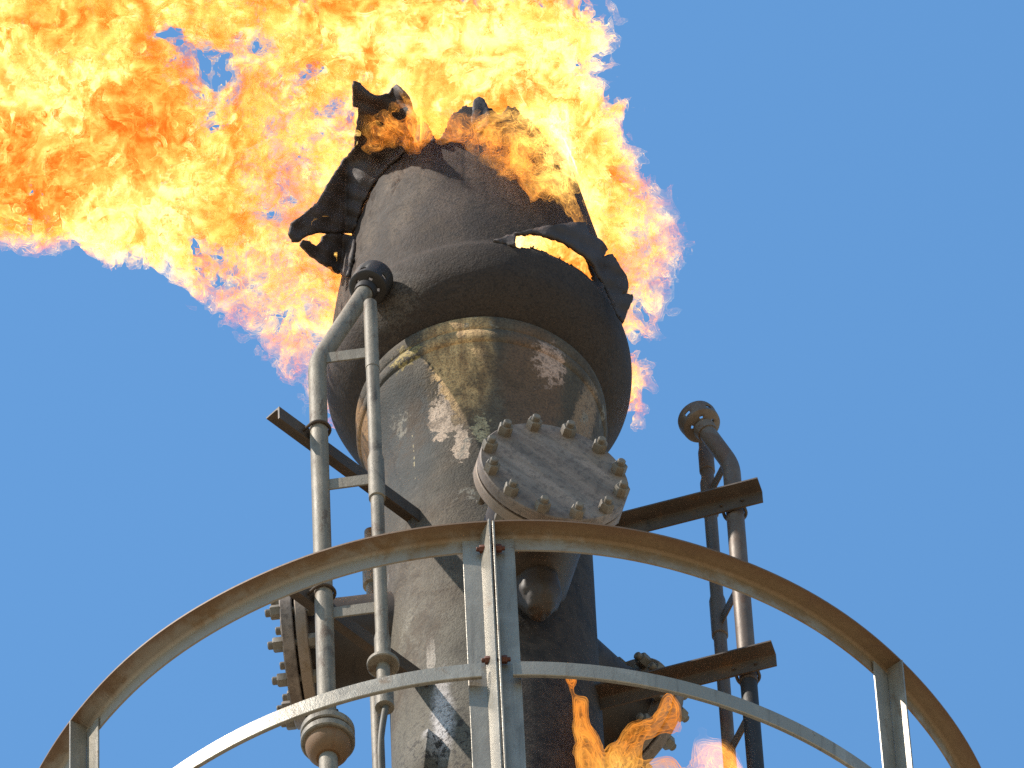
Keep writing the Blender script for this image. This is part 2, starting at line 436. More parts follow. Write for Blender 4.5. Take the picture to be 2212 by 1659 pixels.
# ------------------------------------------------------------------ flare stack
S0 = Vector((0, 0, GROUND_Z))
stack = thing("flare_stack", "tall burnt steel gas flare stack with bulging sooty cup and torn hood", "flare stack", S0)
NS = 160
def lathe_z(bm, prof, n=NS, wob=0.0, seed=1):
    rnd = random.Random(seed)
    ph = [rnd.uniform(0, 6.28) for _ in range(6)]
    rows = []
    for z, r in prof:
        row = []
        for i in range(n):
            t = 2 * PI * i / n
            d = wob * (math.sin(3 * t + ph[0] + z * 3) + 0.6 * math.sin(7 * t + ph[1] - z * 6) + 0.4 * math.sin(13 * t + ph[2] + 9 * z))
            row.append(bm.verts.new(((r + d) * math.cos(t), (r + d) * math.sin(t), z)))
        rows.append(row)
    for a, b in zip(rows, rows[1:]): skin(bm, a, b)
    return rows
def spline(pts, n):
    """Catmull-Rom through (z, r)"""
    out = []
    for i in range(len(pts) - 1):
        p0 = pts[max(i - 1, 0)]; p1 = pts[i]; p2 = pts[i + 1]; p3 = pts[min(i + 2, len(pts) - 1)]
        for k in range(n):
            t = k / n
            out.append(tuple(0.5 * ((2 * b) + (-a + c) * t + (2 * a - 5 * b + 4 * c - d) * t * t + (-a + 3 * b - 3 * c + d) * t ** 3) for a, b, c, d in zip(p0, p1, p2, p3)))
    out.append(pts[-1])
    return out
bm = bmesh.new()
prof = [(GROUND_Z + 0.0, 0.42), (-20.0, 0.33), (-12, 0.305), (-3.0, 0.305)] + [(-3 + 0.15 * k, 0.305) for k in range(1, 24)]
prof += spline([(0.62, 0.305), (0.72, 0.309), (0.80, 0.319), (0.88, 0.336), (0.95, 0.354), (0.995, 0.362)], 4)
lathe_z(bm, prof, wob=0.0008)
obj("stack_pipe", bm, M_STACK, stack, S0)
bm = bmesh.new()
lip = spline([(0.992, 0.360), (1.002, 0.370), (1.022, 0.374), (1.045, 0.369), (1.052, 0.3655), (1.060, 0.370), (1.085, 0.3745), (1.105, 0.371), (1.113, 0.361), (1.115, 0.345)], 3)
lathe_z(bm, lip, wob=0.0006)
obj("cup_rim", bm, M_STACK, stack, S0)

# hood: underside cone, knuckle and narrowing shell; holes and the ragged top are cut by outline
HOOD = [(1.105, 0.340), (1.122, 0.366), (1.165, 0.403), (1.225, 0.428), (1.29, 0.4385), (1.345, 0.4385), (1.372, 0.431), (1.395, 0.4255), (1.50, 0.420), (1.65, 0.405), (1.82, 0.381), (2.0, 0.352), (2.15, 0.328), (2.36, 0.290)]
HOOD = [(z, r * (1 + 0.045 * min(1, (z - 1.105) / 0.12))) for z, r in HOOD]
HP = spline(HOOD, 14)
HZ = np.array([p[0] for p in HP]); HR = np.array([p[1] for p in HP])
def inpoly(u, v, poly):
    c = False
    j = len(poly) - 1
    for i in range(len(poly)):
        (x1, y1), (x2, y2) = poly[i], poly[j]
        if (y1 > v) != (y2 > v) and u < (x2 - x1) * (v - y1) / (y2 - y1) + x1: c = not c
        j = i
    return c
TEAR = [(1112, 508), (1114, 534), (1151, 537), (1178, 544), (1213, 561), (1240, 575), (1262, 590), (1276, 604), (1284, 606), (1270, 565), (1262, 553), (1221, 526), (1192, 514), (1153, 504)]
rnd = random.Random(5)
bm = bmesh.new()
NH = 360
rows = lathe_z(bm, HP, n=NH, wob=0.0016, seed=4)
# ragged top: height limit by bearing (front = -90 deg)
def top_limit(t):
    a = math.degrees(t) % 360
    base = 2.24 + 0.05 * math.sin(5 * t + 1) + 0.03 * math.sin(11 * t) + 0.025 * math.sin(23 * t + 2) + 0.012 * math.sin(47 * t)
    d = (a - 255 + 180) % 360 - 180
    base -= 0.09 * math.exp(-(d / 4.0) ** 2)               # V notch left of the front
    d = (a - 275 + 180) % 360 - 180
    base += 0.06 * math.exp(-(d / 6.0) ** 2)
    return base
kill = []
for f in bm.faces:
    c = f.calc_center_median()
    t = math.atan2(c.y, c.x)
    if c.z > top_limit(t): kill.append(f); continue
    if c.y < 0.05 and c.z < 1.95:
        u, v = proj(c)
        if inpoly(u + rnd.uniform(-1.5, 1.5), v + rnd.uniform(-1.5, 1.5), TEAR): kill.append(f)
bmesh.ops.delete(bm, geom=kill, context='FACES')
for v in bm.verts:
    if v.is_boundary and v.co.z > 1.2:                       # torn, not sawn, edges
        a = math.atan2(v.co.y, v.co.x) + rnd.uniform(-0.006, 0.006)
        r = math.hypot(v.co.x, v.co.y) + rnd.uniform(-0.003, 0.004)
        v.co = Vector((r * math.cos(a), r * math.sin(a), v.co.z + rnd.uniform(-0.007, 0.007)))
for _ in range(2):
    bmesh.ops.smooth_vert(bm, verts=[v for v in bm.verts if v.is_boundary and v.co.z > 1.2], factor=0.5, use_axis_x=True, use_axis_y=True, use_axis_z=True)
hood = obj("hood", bm, M_HOOD, stack, S0, sharp=None)
sm = hood.modifiers.new("plate", 'SOLIDIFY'); sm.thickness = 0.007; sm.offset = -1

def hood_front(u, v):
    """y where the sight line (u, v) meets the hood's shell (carried on above its torn top), 9 if it misses"""
    for y in np.arange(-0.46, 0.1, 0.004):
        p = P(u, v, y)
        if p.z > 1.2 and math.hypot(p.x, p.y) < np.interp(p.z, HZ, HR): return y
    return 9.0
def sheet(name, outline, depth, mat, parent, off, step=5.0, jag=1.3, seed=1, thick=0.010):
    """bent torn plate: outline seen in the photograph, its own depth y=depth(u, v), real thickness"""
    rnd = random.Random(seed)
    pts = []
    n = len(outline)
    for i in range(n):
        (x1, y1), (x2, y2) = outline[i], outline[(i + 1) % n]
        L = math.hypot(x2 - x1, y2 - y1); k = max(1, int(L / step))
        for q in range(k):
            t = q / k
            j = jag if 0 < q else jag * 0.3
            pts.append((x1 + (x2 - x1) * t + rnd.uniform(-j, j), y1 + (y2 - y1) * t + rnd.uniform(-j, j)))
    inner = []
    us = [p[0] for p in pts]; vs_ = [p[1] for p in pts]
    q = 6.0
    for a in np.arange(min(us) + 3, max(us), q):
        for b in np.arange(min(vs_) + 3, max(vs_), q):
            a2 = a + rnd.uniform(-1, 1); b2 = b + rnd.uniform(-1, 1)
            if inpoly(a2, b2, pts) and min((a2 - p[0]) ** 2 + (b2 - p[1]) ** 2 for p in pts) > 9: inner.append((a2, b2))
    allp = [Vector(p) for p in pts + inner]
    n = len(pts)
    co, _, tris, _, _, _ = delaunay_2d_cdt(allp, [], [list(range(n))], 1, 1e-4)
    bm = bmesh.new()
    bv = []
    for p in co:
        u, w = p
        y = min(depth(u, w), hood_front(u, w) - 0.012)
        bv.append(bm.verts.new(P(u, w, y + 0.004 * math.sin(u * 0.11 + w * 0.05) + 0.004 * math.sin(w * 0.17 - u * 0.07))))
    for t in tris: bm.faces.new([bv[k] for k in t])
    bmesh.ops.recalc_face_normals(bm, faces=bm.faces)
    o = obj(name, bm, mat, parent, off, sharp=None)
    s = o.modifiers.new("plate", 'SOLIDIFY'); s.thickness = thick; s.offset = 0
    return o
flapL = [(742, 503), (722, 503), (712, 501), (680, 505), (658, 511), (645, 521), (632, 522), (624, 503), (630, 482), (661, 458), (685, 437), (712, 391), (744, 343), (765, 320), (770, 275), (775, 233), (765, 231), (763, 205), (765, 175), (776, 178), (786, 191), (802, 203), (819, 206), (840, 202), (846, 191), (859, 183), (872, 196), (883, 212), (888, 228), (895, 244), (899, 270), (893, 300), (875, 325), (856, 343), (832, 365), (804, 402), (782, 445), (768, 490), (760, 505)]
def dL(u, v):
    return -0.13 - 0.0011 * abs(u - 748) - 0.00060 * max(0, 500 - v) * (1 if u < 760 else max(0.0, 1 - (u - 760) / 90)) - 0.0011 * max(0, 345 - v) - 0.012
sheet("torn_flap", flapL, dL, M_CHAR, hood, S0, seed=2)
flapL2 = [(653, 519), (667, 522), (681, 532), (693, 522), (696, 511), (710, 503), (730, 505), (766, 512), (762, 560), (752, 598), (728, 589), (693, 567), (668, 549), (656, 538), (648, 530)]
sheet("torn_flap", flapL2, lambda u, v: -0.09 - 0.0011 * abs(u - 740) - 0.0006 * (590 - v), M_CHAR, hood, S0, seed=3)
flapR = [(1065, 522), (1112, 505), (1160, 494), (1200, 487), (1262, 480), (1266, 492), (1272, 508), (1296, 520), (1313, 538), (1305, 552), (1299, 560), (1312, 553), (1325, 551), (1339, 577), (1352, 594), (1358, 612), (1354, 630), (1342, 637), (1366, 637), (1366, 650), (1356, 670), (1346, 698), (1330, 676), (1310, 629), (1296, 602), (1280, 573), (1262, 553), (1221, 526), (1192, 514), (1153, 504), (1112, 508), (1113, 532)]
def dR(u, v):
    # close to the shell at the left tip, standing off it to the right
    x = (u - 1030) / 747.0
    base = -math.sqrt(max(0.02, 0.425 ** 2 - min(x, 0.36) ** 2))
    return base - 0.012 - 0.03 * min(1, max(0, (u - 1110) / 120))
sheet("torn_flap", flapR, dR, M_CHAR, hood, S0, seed=4)
scrap = [(1021, 232), (1024, 217), (1034, 211), (1046, 218), (1052, 232), (1060, 250), (1055, 275), (1035, 285), (1018, 262)]
sheet("torn_flap", scrap, lambda u, v: -0.315, M_CHAR, hood, S0, seed=6)

# small plates welded on the stack
def plate(uc, vc, w, h, tilt, name, mat):
    x = (uc - 1062) / 747.0
    y = -math.sqrt(0.305 ** 2 - x * x)
    z = zat(x, y, vc)
    bm = bmesh.new()
    a = math.atan2(y, x)
    rot = Matrix.Rotation(a, 3, 'Z') @ Matrix.Rotation(tilt, 3, 'X')
    box(bm, Vector((x, y, z)) + Vector((math.cos(a), math.sin(a), 0)) * 0.022, (0.05, w, h), rot)
    bev(bm, 0.003)
    return obj(name, bm, mat, stack, S0)
plate(912, 1650, 0.085, 0.16, rad(-8), "lug", M_STACK)
bm = bmesh.new()
pz = zat(-0.2, -0.235, 1490)
cyl(bm, (-0.195, -0.235, pz + 0.02), (-0.20, -0.275, pz - 0.02), 0.006, 10)
obj("hook", bm, M_BEAM, stack, S0)
# rounded stub under the front nozzle
bm = bmesh.new()
sx = (1163 - 1058) / 747.0; sy = -math.sqrt(0.305 ** 2 - sx ** 2) - 0.035
zt = zat(sx, sy - 0.05, 1272)
prof = [(0.115 * math.sin(t), 0.064 * math.cos(t) ** 0.8) for t in np.linspace(-1.5, 1.5, 31)]
lathe(bm, (sx, sy - 0.05, zt), (0, 0, 1), prof, 48)
for v in bm.verts:
    nz0 = noise.noise(v.co * 22) * 0.010 + noise.noise(v.co * 60) * 0.004
    v.co += (v.co - Vector((sx, sy - 0.05, zt))).normalized() * nz0
obj("pipe_stub", bm, M_NECK, stack, S0)

# ------------------------------------------------------------------ pilots: three, 120 degrees apart, each on two support arms
PAZ = [rad(226), rad(346), rad(106)]
R_THICK, T_OFF = 0.735, 0.06
def az_pos(az, r, t):
    return Vector((r * math.cos(az) - t * math.sin(az), r * math.sin(az) + t * math.cos(az), 0))
pl = az_pos(PAZ[0], 0.856, 0.0)
Z_UP = zat(pl.x, pl.y, 893)
pr = az_pos(PAZ[1], 0.856, 0.0)
Z_UP_R = zat(pr.x, pr.y, 1040)
Z_LO_R = zat(pr.x, pr.y, 1392)
Z_LO = Z_UP + (Z_LO_R - Z_UP_R)
for az, zu, zl in ((PAZ[0], Z_UP, Z_LO), (PAZ[1], Z_UP_R, Z_LO_R), (PAZ[2], Z_UP, Z_LO)):
    for zz in (zu, zl):
        bm = bmesh.new()
        leg, th = 0.055, 0.006
        # horizontal leg on top, vertical leg hanging on the pipe side, with a root fillet
        sec = [(-leg, 0), (0, 0), (0, -leg), (-th, -leg), (-th, -th - 0.008), (-th - 0.0025, -th - 0.0025), (-th - 0.008, -th), (-leg, -th)]
        yo = T_OFF - 0.031
        for (ra, rb) in ((0.295, 0.862 if az != PAZ[1] else 0.828),):
            va = [bm.verts.new((ra, yo + s[0], s[1])) for s in sec]
            vb = [bm.verts.new((rb, yo + s[0], s[1])) for s in sec]
            skin(bm, va, vb)
            bm.faces.new(va[::-1]); bm.faces.new(vb)
        bmesh.ops.recalc_face_normals(bm, faces=bm.faces)
        bmesh.ops.transform(bm, matrix=Matrix.Translation((0, 0, zz)) @ Matrix.Rotation(az, 4, 'Z'), verts=bm.verts)
        obj("support_arm", bm, M_BEAM, stack, S0)

def ubolt(bm, z, r):
    pts = [(-r * 1.05, -0.045, z), (-r * 1.05, 0, z)]
    pts += [(-r * 1.05 * math.cos(t), r * 1.05 * math.sin(t), z) for t in np.linspace(0.2, PI - 0.2, 12)]
    pts += [(r * 1.05, 0, z), (r * 1.05, -0.045, z)]
    tube(bm, pts, 0.005, 8)

def pilot(label, az, zu, zl, mt, mt_low, z_bend, lean, rise, z_thin_top, braces, sleeves, bottom, group, low_flange=None, mbrace=None, z_thin_bot=-3.6, head_len=0.085, rth=R_THICK, tx=-0.101):
    """thick gas pipe with a bent neck and dish head, thin ignition pipe beside it, flat braces, U-bolts"""
    base = az_pos(az, rth, T_OFF)
    root = thing("pilot_burner", label, "pilot burner", (base.x, base.y, bottom), az, group)
    o = Vector((0, 0, bottom))
    rt = 0.0265
    TX, TY = tx, 0.127
    bm = bmesh.new()
    zs = zl - 0.06
    pts = [(0, 0, zs), (0, 0, z_bend - 0.09)]
    dirn = Vector((-lean, 0, rise)).normalized()
    for k in range(1, 9):
        t = k / 8
        pts.append(tuple(Vector((0, 0, z_bend - 0.09 + 0.09 * (t - t * t * 0.5) * 1.0)) + dirn * 0.09 * t * t * 0.5 * 2 * 0.5))
    end = Vector(pts[-1]) + dirn * (math.hypot(lean, rise))
    pts.append(tuple(end))
    tube(bm, pts, rt, 24)
    obj("gas_pipe", bm, mt, root, o)
    bm = bmesh.new()
    tube(bm, [(0, 0, bottom), (0, 0, zs)], rt * (0.93 if low_flange is None else 1.0), 24)
    obj("gas_pipe", bm, mt_low, root, o)
    # dish head: collar, back plate with vents, open cup
    bm = bmesh.new()
    x, y, d = frame(dirn)
    lathe(bm, end - d * 0.012, d, [(0, rt * 1.15), (0.022, rt * 1.28), (0.03, rt * 1.28), (0.034, rt * 1.05)], 24)
    n = 40
    r0s = [0.012, 0.022, 0.031, 0.038, 0.046, 0.054]
    prevr = None
    rr = [ring(bm, end + d * (0.022 + 0.25 * (r - 0.012) ), x, y, r, n) for r in r0s]
    for q, (a, b) in enumerate(zip(rr, rr[1:])):
        for i in range(n):
            if q in (2,) and i % 8 in (0, 1): continue         # vent holes
            bm.faces.new((a[i], a[(i + 1) % n], b[(i + 1) % n], b[i]))
    wall = [ring(bm, end + d * s, x, y, r, n) for s, r in ((0.036, 0.0575), (0.046, 0.0585), (0.060, 0.059), (head_len - 0.010, 0.060), (head_len, 0.058), (head_len, 0.054), (head_len - 0.02, 0.052))]
    skin(bm, rr[-1], wall[0])
    for k, (a, b) in enumerate(zip(wall, wall[1:])):
        for i in range(n):
            if k == 1 and i % 8 in (4, 5): continue            # side vents
            bm.faces.new((a[i], a[(i + 1) % n], b[(i + 1) % n], b[i]))
    hd = obj("burner_head", bm, mt if mt is M_PIPE_BROWN else M_PIPE_BLACK, root, o)
    hd.modifiers.new("plate", 'SOLIDIFY').thickness = 0.004
    # thin pipe
    bm = bmesh.new()
    top = Vector((TX, TY, z_thin_top))
    tube(bm, [(TX, TY, z_thin_bot if z_thin_bot > bottom else bottom), tuple(top - Vector((0, 0, 0.02))), tuple(top)], 0.0195, 20)
    ip = obj("ignition_pipe", bm, mt, root, o)
    for (za, zb, k) in sleeves:
        bm = bmesh.new()
        lathe(bm, (TX, TY, za), (0, 0, 1), [(0, 0.021), (0.003, 0.0195 * k), (zb - za - 0.02, 0.0195 * k), (zb - za, 0.0205)], 20)
        obj("coupling", bm, mt, ip, o)
    for zb in braces:
        bm = bmesh.new()
        a = Vector((0, 0, zb)); b2 = Vector((TX, TY, zb))
        dd = (b2 - a).normalized()
        rot = Matrix((dd, Vector((0, 0, 1)).cross(dd), Vector((0, 0, 1)))).transposed()
        box(bm, (a + b2) / 2, ((b2 - a).length, 0.006, 0.048), rot)
        bev(bm, 0.0015, 1)
        obj("brace", bm, mbrace or mt, root, o)
    for z in (zu - 0.03, zl - 0.03):
        bm = bmesh.new()
        ubolt(bm, z, rt + 0.004)
        obj("u_bolt", bm, M_BEAM, root, o)
    if low_flange:
        z = low_flange
        bm = bmesh.new()
        lathe(bm, (0, 0, z), (0, 0, 1), [(0, 0.072), (0.004, 0.076), (0.024, 0.076), (0.028, 0.072)], 40)
        lathe(bm, (0, 0, z + 0.036), (0, 0, 1), [(0, 0.072), (0.004, 0.076), (0.024, 0.076), (0.028, 0.072), (0.040, 0.042), (0.07, 0.03)], 40)
        lathe(bm, (0, 0, z + 0.028), (0, 0, 1), [(0, 0.06), (0.01, 0.06)], 40)
        fl = obj("pipe_flange", bm, M_PIPE, root, o)
        bm = bmesh.new()
        lathe(bm, (0, 0, z - 0.062), (0, 0, 1), [(0, 0.034), (0.010, 0.047), (0.025, 0.057), (0.045, 0.063), (0.0615, 0.064)], 40)
        obj("flange_cap", bm, M_CAP, root, o)
        for k in range(4):
            t = k * PI / 2 + 0.5
            bm = bmesh.new()
            hexbolt(bm, (0.052 * math.cos(t), 0.052 * math.sin(t), z), (0, 0, -1), 0.009, 0.012)
            obj("bolt", bm, M_BOLT, fl, o)
    return root, ip, o, (TX, TY)

def zl_at(az, lx, ly, v):
    p = az_pos(az, R_THICK + lx, T_OFF + ly)
    return zat(p.x, p.y, v)
A0, A1, A2 = PAZ
zb0 = zl_at(A0, 0, 0, 765)
L0 = pilot("grey pilot burner with bent pipe in front of the stack's left side", A0, Z_UP, Z_LO, M_PIPE, M_PIPE, zb0, 0.19, 0.50,
      zl_at(A0, -0.10, 0.127, 655), [zl_at(A0, -0.05, 0.06, v) for v in (770, 1043, 1320)],
      [(zl_at(A0, -0.1, 0.127, 1078), zl_at(A0, -0.1, 0.127, 985), 1.25), (zl_at(A0, -0.1, 0.127, 797), zl_at(A0, -0.1, 0.127, 668), 1.06), (zl_at(A0, -0.1, 0.127, 1425), zl_at(A0, -0.1, 0.127, 1372), 1.2), (zl_at(A0, -0.1, 0.127, 1530), zl_at(A0, -0.1, 0.127, 1470), 1.4)],
      -2.6, "pilot burners round the flare tip", low_flange=zl_at(A0, 0, 0, 1608), head_len=0.12, z_thin_bot=zl_at(A0, -0.1, 0.127, 1528))
# clamp ring and cable on the left pilot's thin pipe
root, ip, o, (TX, TY) = L0
bm = bmesh.new()
zc = zl_at(A0, TX, TY, 1440)
lathe(bm, (TX, TY, zc), (0, 0, 1), [(0, 0.043), (0.003, 0.046), (0.014, 0.046), (0.018, 0.040), (0.03, 0.024)], 32)
obj("collar", bm, M_PIPE, ip, o)
bm = bmesh.new()
pts = []
for k in range(14):
    t = k / 13
    v = 1525 + t * 230
    pts.append((TX + 0.02 * math.sin(t * 3.2), TY + 0.006 - 0.028 * t * t - 0.004 * math.sin(t * 5), zl_at(A0, TX, TY, v)))
tube(bm, pts, 0.0095, 12)
obj("cable", bm, M_CABLE, root, o)
pilot("rust brown pilot burner standing clear against the sky right of the stack", A1, Z_UP_R, Z_LO_R, M_PIPE_BROWN, M_PIPE_BLACK, zl_at(A1, 0, 0, 985), 0.052, 0.15,
      zl_at(A1, -0.10, 0.127, 940), [zl_at(A1, -0.05, 0.06, v) for v in (1023, 1302, 1580)],
      [(zl_at(A1, -0.1, 0.127, 1112), zl_at(A1, -0.1, 0.127, 1035), 1.25), (zl_at(A1, -0.1, 0.127, 1020), zl_at(A1, -0.1, 0.127, 970), 1.2), (zl_at(A1, -0.1, 0.127, 1375), zl_at(A1, -0.1, 0.127, 1290), 1.25)],
      -2.6, "pilot burners round the flare tip")
pilot("pilot burner almost hidden behind the left edge of the stack", A2, Z_UP, Z_LO, M_PIPE, M_PIPE, zb0 - 0.2, 0.17, 0.3,
      zl_at(A2, -0.10, 0.127, 1150), [Z_UP - 0.2, Z_LO + 0.2, Z_LO - 0.5],
      [(zl_at(A2, -0.1, 0.127, 1268), zl_at(A2, -0.1, 0.127, 1200), 1.5)],
      -2.6, "pilot burners round the flare tip")

# ------------------------------------------------------------------ blind flanges: three nozzles, 120 degrees apart
FAZ = [rad(-72.3), rad(175.5), rad(52)]
FX, FY = 0.675 * math.cos(FAZ[0]), 0.675 * math.sin(FAZ[0])
FZ = zat(FX, FY, 1017.5)
FLAB = ["round blind flange facing the viewer in front of the stack above the curved rail",
        "blind flange seen edge on behind the left pilot burner's grey pipe",
        "blind flange behind the stack's lower right edge, above the small low flame"]
def copy_tree(o, parent=None):
    c = o.copy(); COL.objects.link(c); c.parent = parent
    for ch in o.children: copy_tree(ch, c)
    return c
fr = thing("blind_flange", FLAB[0], "flange", (0, 0, FZ), FAZ[0], "blind flanges round the stack")
bm = bmesh.new()
lathe(bm, (0.27, 0, 0), (1, 0, 0), [(0, 0.148), (0.26, 0.148), (0.315, 0.165), (0.335, 0.17)], 48)
obj("neck", bm, M_NECK, fr)
bm = bmesh.new()
lathe(bm, (0.598, 0, 0), (1, 0, 0), [(0, 0.218), (0.003, 0.221), (0.030, 0.221), (0.033, 0.218), (0.033, 0.17), (0.040, 0.17)], 72)
obj("flange_ring", bm, M_COVER, fr)
bm = bmesh.new()
lathe(bm, (0.6385, 0, 0), (1, 0, 0), [(0, 0.218), (0.003, 0.221), (0.033, 0.221), (0.0365, 0.2175)], 72)
obj("cover_plate", bm, M_FACE, fr)
for k in range(12):
    t = 2 * PI * (k + 0.5) / 12 + 0.03
    bm = bmesh.new()
    hexbolt(bm, (0.675, 0.199 * math.cos(t), 0.199 * math.sin(t)), (1, 0, 0), 0.0225, 0.028, ph=k * 0.37, back=0.077)
    obj("bolt", bm, M_BOLT, fr)
for az, lb, dz, dr in zip(FAZ[1:], FLAB[1:], (0.10, 0.20), (-0.08, -0.06)):
    c = copy_tree(fr)
    c["label"] = lb
    c.location = (dr * math.cos(az), dr * math.sin(az), FZ + dz)
    c.rotation_euler = (0, 0, az)

# ------------------------------------------------------------------ platform railing
RZ, RR_ = -1.269, 1.419
MZ, MR = -1.875, 1.401
DECK_Z = -2.62
rail = thing("guard_railing", "curved rusty guard railing of angle steel round the flare platform", "railing", (0, 0, DECK_Z))
RO = Vector((0, 0, DECK_Z))
def hoop(bm, sec, a0, a1, n, closed=False):
    rows = []
    for i in range(n if closed else n + 1):
        a = a0 + (a1 - a0) * i / n
        rows.append([bm.verts.new((r * math.cos(a), r * math.sin(a), z)) for r, z in sec])
    m = len(sec)
    for i in range(n):
        A = rows[i]; B = rows[(i + 1) % len(rows)]
        for k in range(m):
            bm.faces.new((A[k], A[(k + 1) % m], B[(k + 1) % m], B[k]))
    if not closed:
        bm.faces.new(rows[0][::-1]); bm.faces.new(rows[-1])
    bmesh.ops.recalc_face_normals(bm, faces=bm.faces)
def angle_sec(ro, zt, leg, th):
    ri = ro - leg
    f = 0.011
    arc = [(ri + th + f - f * math.sin(t), zt - th - f + f * math.cos(t)) for t in np.linspace(0.15, PI / 2 - 0.15, 5)]
    return [(ro, zt), (ri, zt), (ri, zt - leg), (ri + th, zt - leg)] + [(ri + th, zt - th - f)] + arc[::-1] + [(ri + th + f, zt - th), (ro, zt - th)]
JOINT = circ_az(1058, RR_, RZ)
sec = angle_sec(RR_, RZ, 0.062, 0.006)
# two half-circle rails meeting at the bolted joint
for k, (a0, a1) in enumerate(((JOINT + 0.0022, JOINT + PI - 0.0022), (JOINT + PI + 0.0022, JOINT + 2 * PI - 0.0022))):
    bm = bmesh.new()
    hoop(bm, sec, a0, a1, 130)
    # slightly uneven bending
    for v in bm.verts:
        a = math.atan2(v.co.y, v.co.x)
        s = 1 + 0.0012 * math.sin(5 * a + 1) + 0.0007 * math.sin(13 * a)
        v.co.x *= s; v.co.y *= s
    o = obj("top_rail", bm, M_RAIL, rail, RO)
    at = o.data.attributes.new("band", 'FLOAT', 'POINT')
    vals = []
    for v in o.data.vertices:
        r = math.hypot(v.co.x, v.co.y); z = v.co.z + DECK_Z
        vals.append(max(0.0, min(1.0, ((z - (RZ - 0.062)) + (r - (RR_ - 0.056))) / 0.118)))
    at.data.foreach_set("value", vals)
for (a0, a1) in ((JOINT + 0.03, JOINT + PI - 0.03), (JOINT + PI + 0.03, JOINT + 2 * PI - 0.03)):
    bm = bmesh.new()
    ms = [(MR, MZ), (MR - 0.004, MZ + 0.002), (MR - 0.010, MZ), (MR - 0.010, MZ - 0.058), (MR, MZ - 0.060), (MR + 0.002, MZ - 0.058), (MR + 0.003, MZ - 0.004)]
    hoop(bm, ms, a0, a1, 130)
    obj("mid_rail", bm, M_GALV, rail, RO)
def strip(bm, pa, pb, th, z0, z1a, z1b=None):
    """upright flat leg between two plan points"""
    pa, pb = Vector((*pa, 0)), Vector((*pb, 0))
    d = (pb - pa).normalized(); n = Vector((-d.y, d.x, 0)) * th / 2
    z1b = z1a if z1b is None else z1b
    q = []
    for p, zt in ((pa, z1a), (pb, z1b)):
        for s in (1, -1):
            q.append((p + n * s, zt))
    lo = [bm.verts.new(p + Vector((0, 0, z0))) for p, _ in q]
    hi = [bm.verts.new(p + Vector((0, 0, zt))) for p, zt in q]
    order = [0, 1, 3, 2]
    L = [lo[i] for i in order]; H = [hi[i] for i in order]
    skin(bm, L, H); bm.faces.new(L[::-1]); bm.faces.new(H)
def post(az, side, flip=0.0, w=0.062, gap=0.004, topc=0.0):
    """angle post: one leg lies along the ring (towards +side), the other stands out to the rail's outer edge"""
    bm = bmesh.new()
    er = Vector((math.cos(az), math.sin(az), 0)); et = Vector((-math.sin(az), math.cos(az), 0)) * side
    ri = RR_ - 0.062 + 0.009
    c = er * ri + et * gap
    t_end = c + et * w
    ro = er * (RR_ + 0.003) + et * (gap + flip)
    strip(bm, (c.x, c.y), (t_end.x, t_end.y), 0.006, DECK_Z, RZ - 0.024)
    d = (Vector((ro.x, ro.y, 0)) - Vector((c.x, c.y, 0))).normalized()
    c2 = c + d * 0.0035
    strip(bm, (c2.x, c2.y), (ro.x, ro.y), 0.006, DECK_Z, RZ - 0.0065 if topc == 0 else RZ + topc)
    bmesh.ops.recalc_face_normals(bm, faces=bm.faces)
    bev(bm, 0.0012, 1)
    return obj("post", bm, M_GALV, rail, RO)
AZL = circ_az(151, RR_, RZ)
AZR = circ_az(1949, RR_, RZ)
post(AZL, +1); post(AZR, -1)
for a in (rad(90 - 58), rad(90 + 58)): post(a, 1)
# joint posts: pairs of angles back to back
for ja in (JOINT, JOINT + PI):
    post(ja, -1, flip=-0.027 if ja == JOINT else 0, gap=0.028 if ja == JOINT else 0.004, w=0.05, topc=0.002)
    post(ja, +1, flip=0.0, gap=0.009, w=0.055)
er = Vector((math.cos(JOINT), math.sin(JOINT), 0)); et = Vector((-math.sin(JOINT), math.cos(JOINT), 0))
for z in (RZ - 0.085, MZ + 0.03, MZ - 0.62):
    bm = bmesh.new()
    p = er * (RR_ - 0.034) - et * 0.016 + Vector((0, 0, z))
    hexbolt(bm, er * (RR_ - 0.034) + et * 0.013 + Vector((0, 0, z)), et, 0.012, 0.016, back=0.029)
    obj("bolt", bm, M_RUSTBOLT, rail, RO)
# deck ring the posts stand on (below the picture)
bm = bmesh.new()
hoop(bm, [(1.38, DECK_Z), (1.38, DECK_Z - 0.08), (0.36, DECK_Z - 0.08), (0.36, DECK_Z)], 0, 2 * PI, 96, closed=True)
obj("deck", bm, M_GALV, rail, RO)

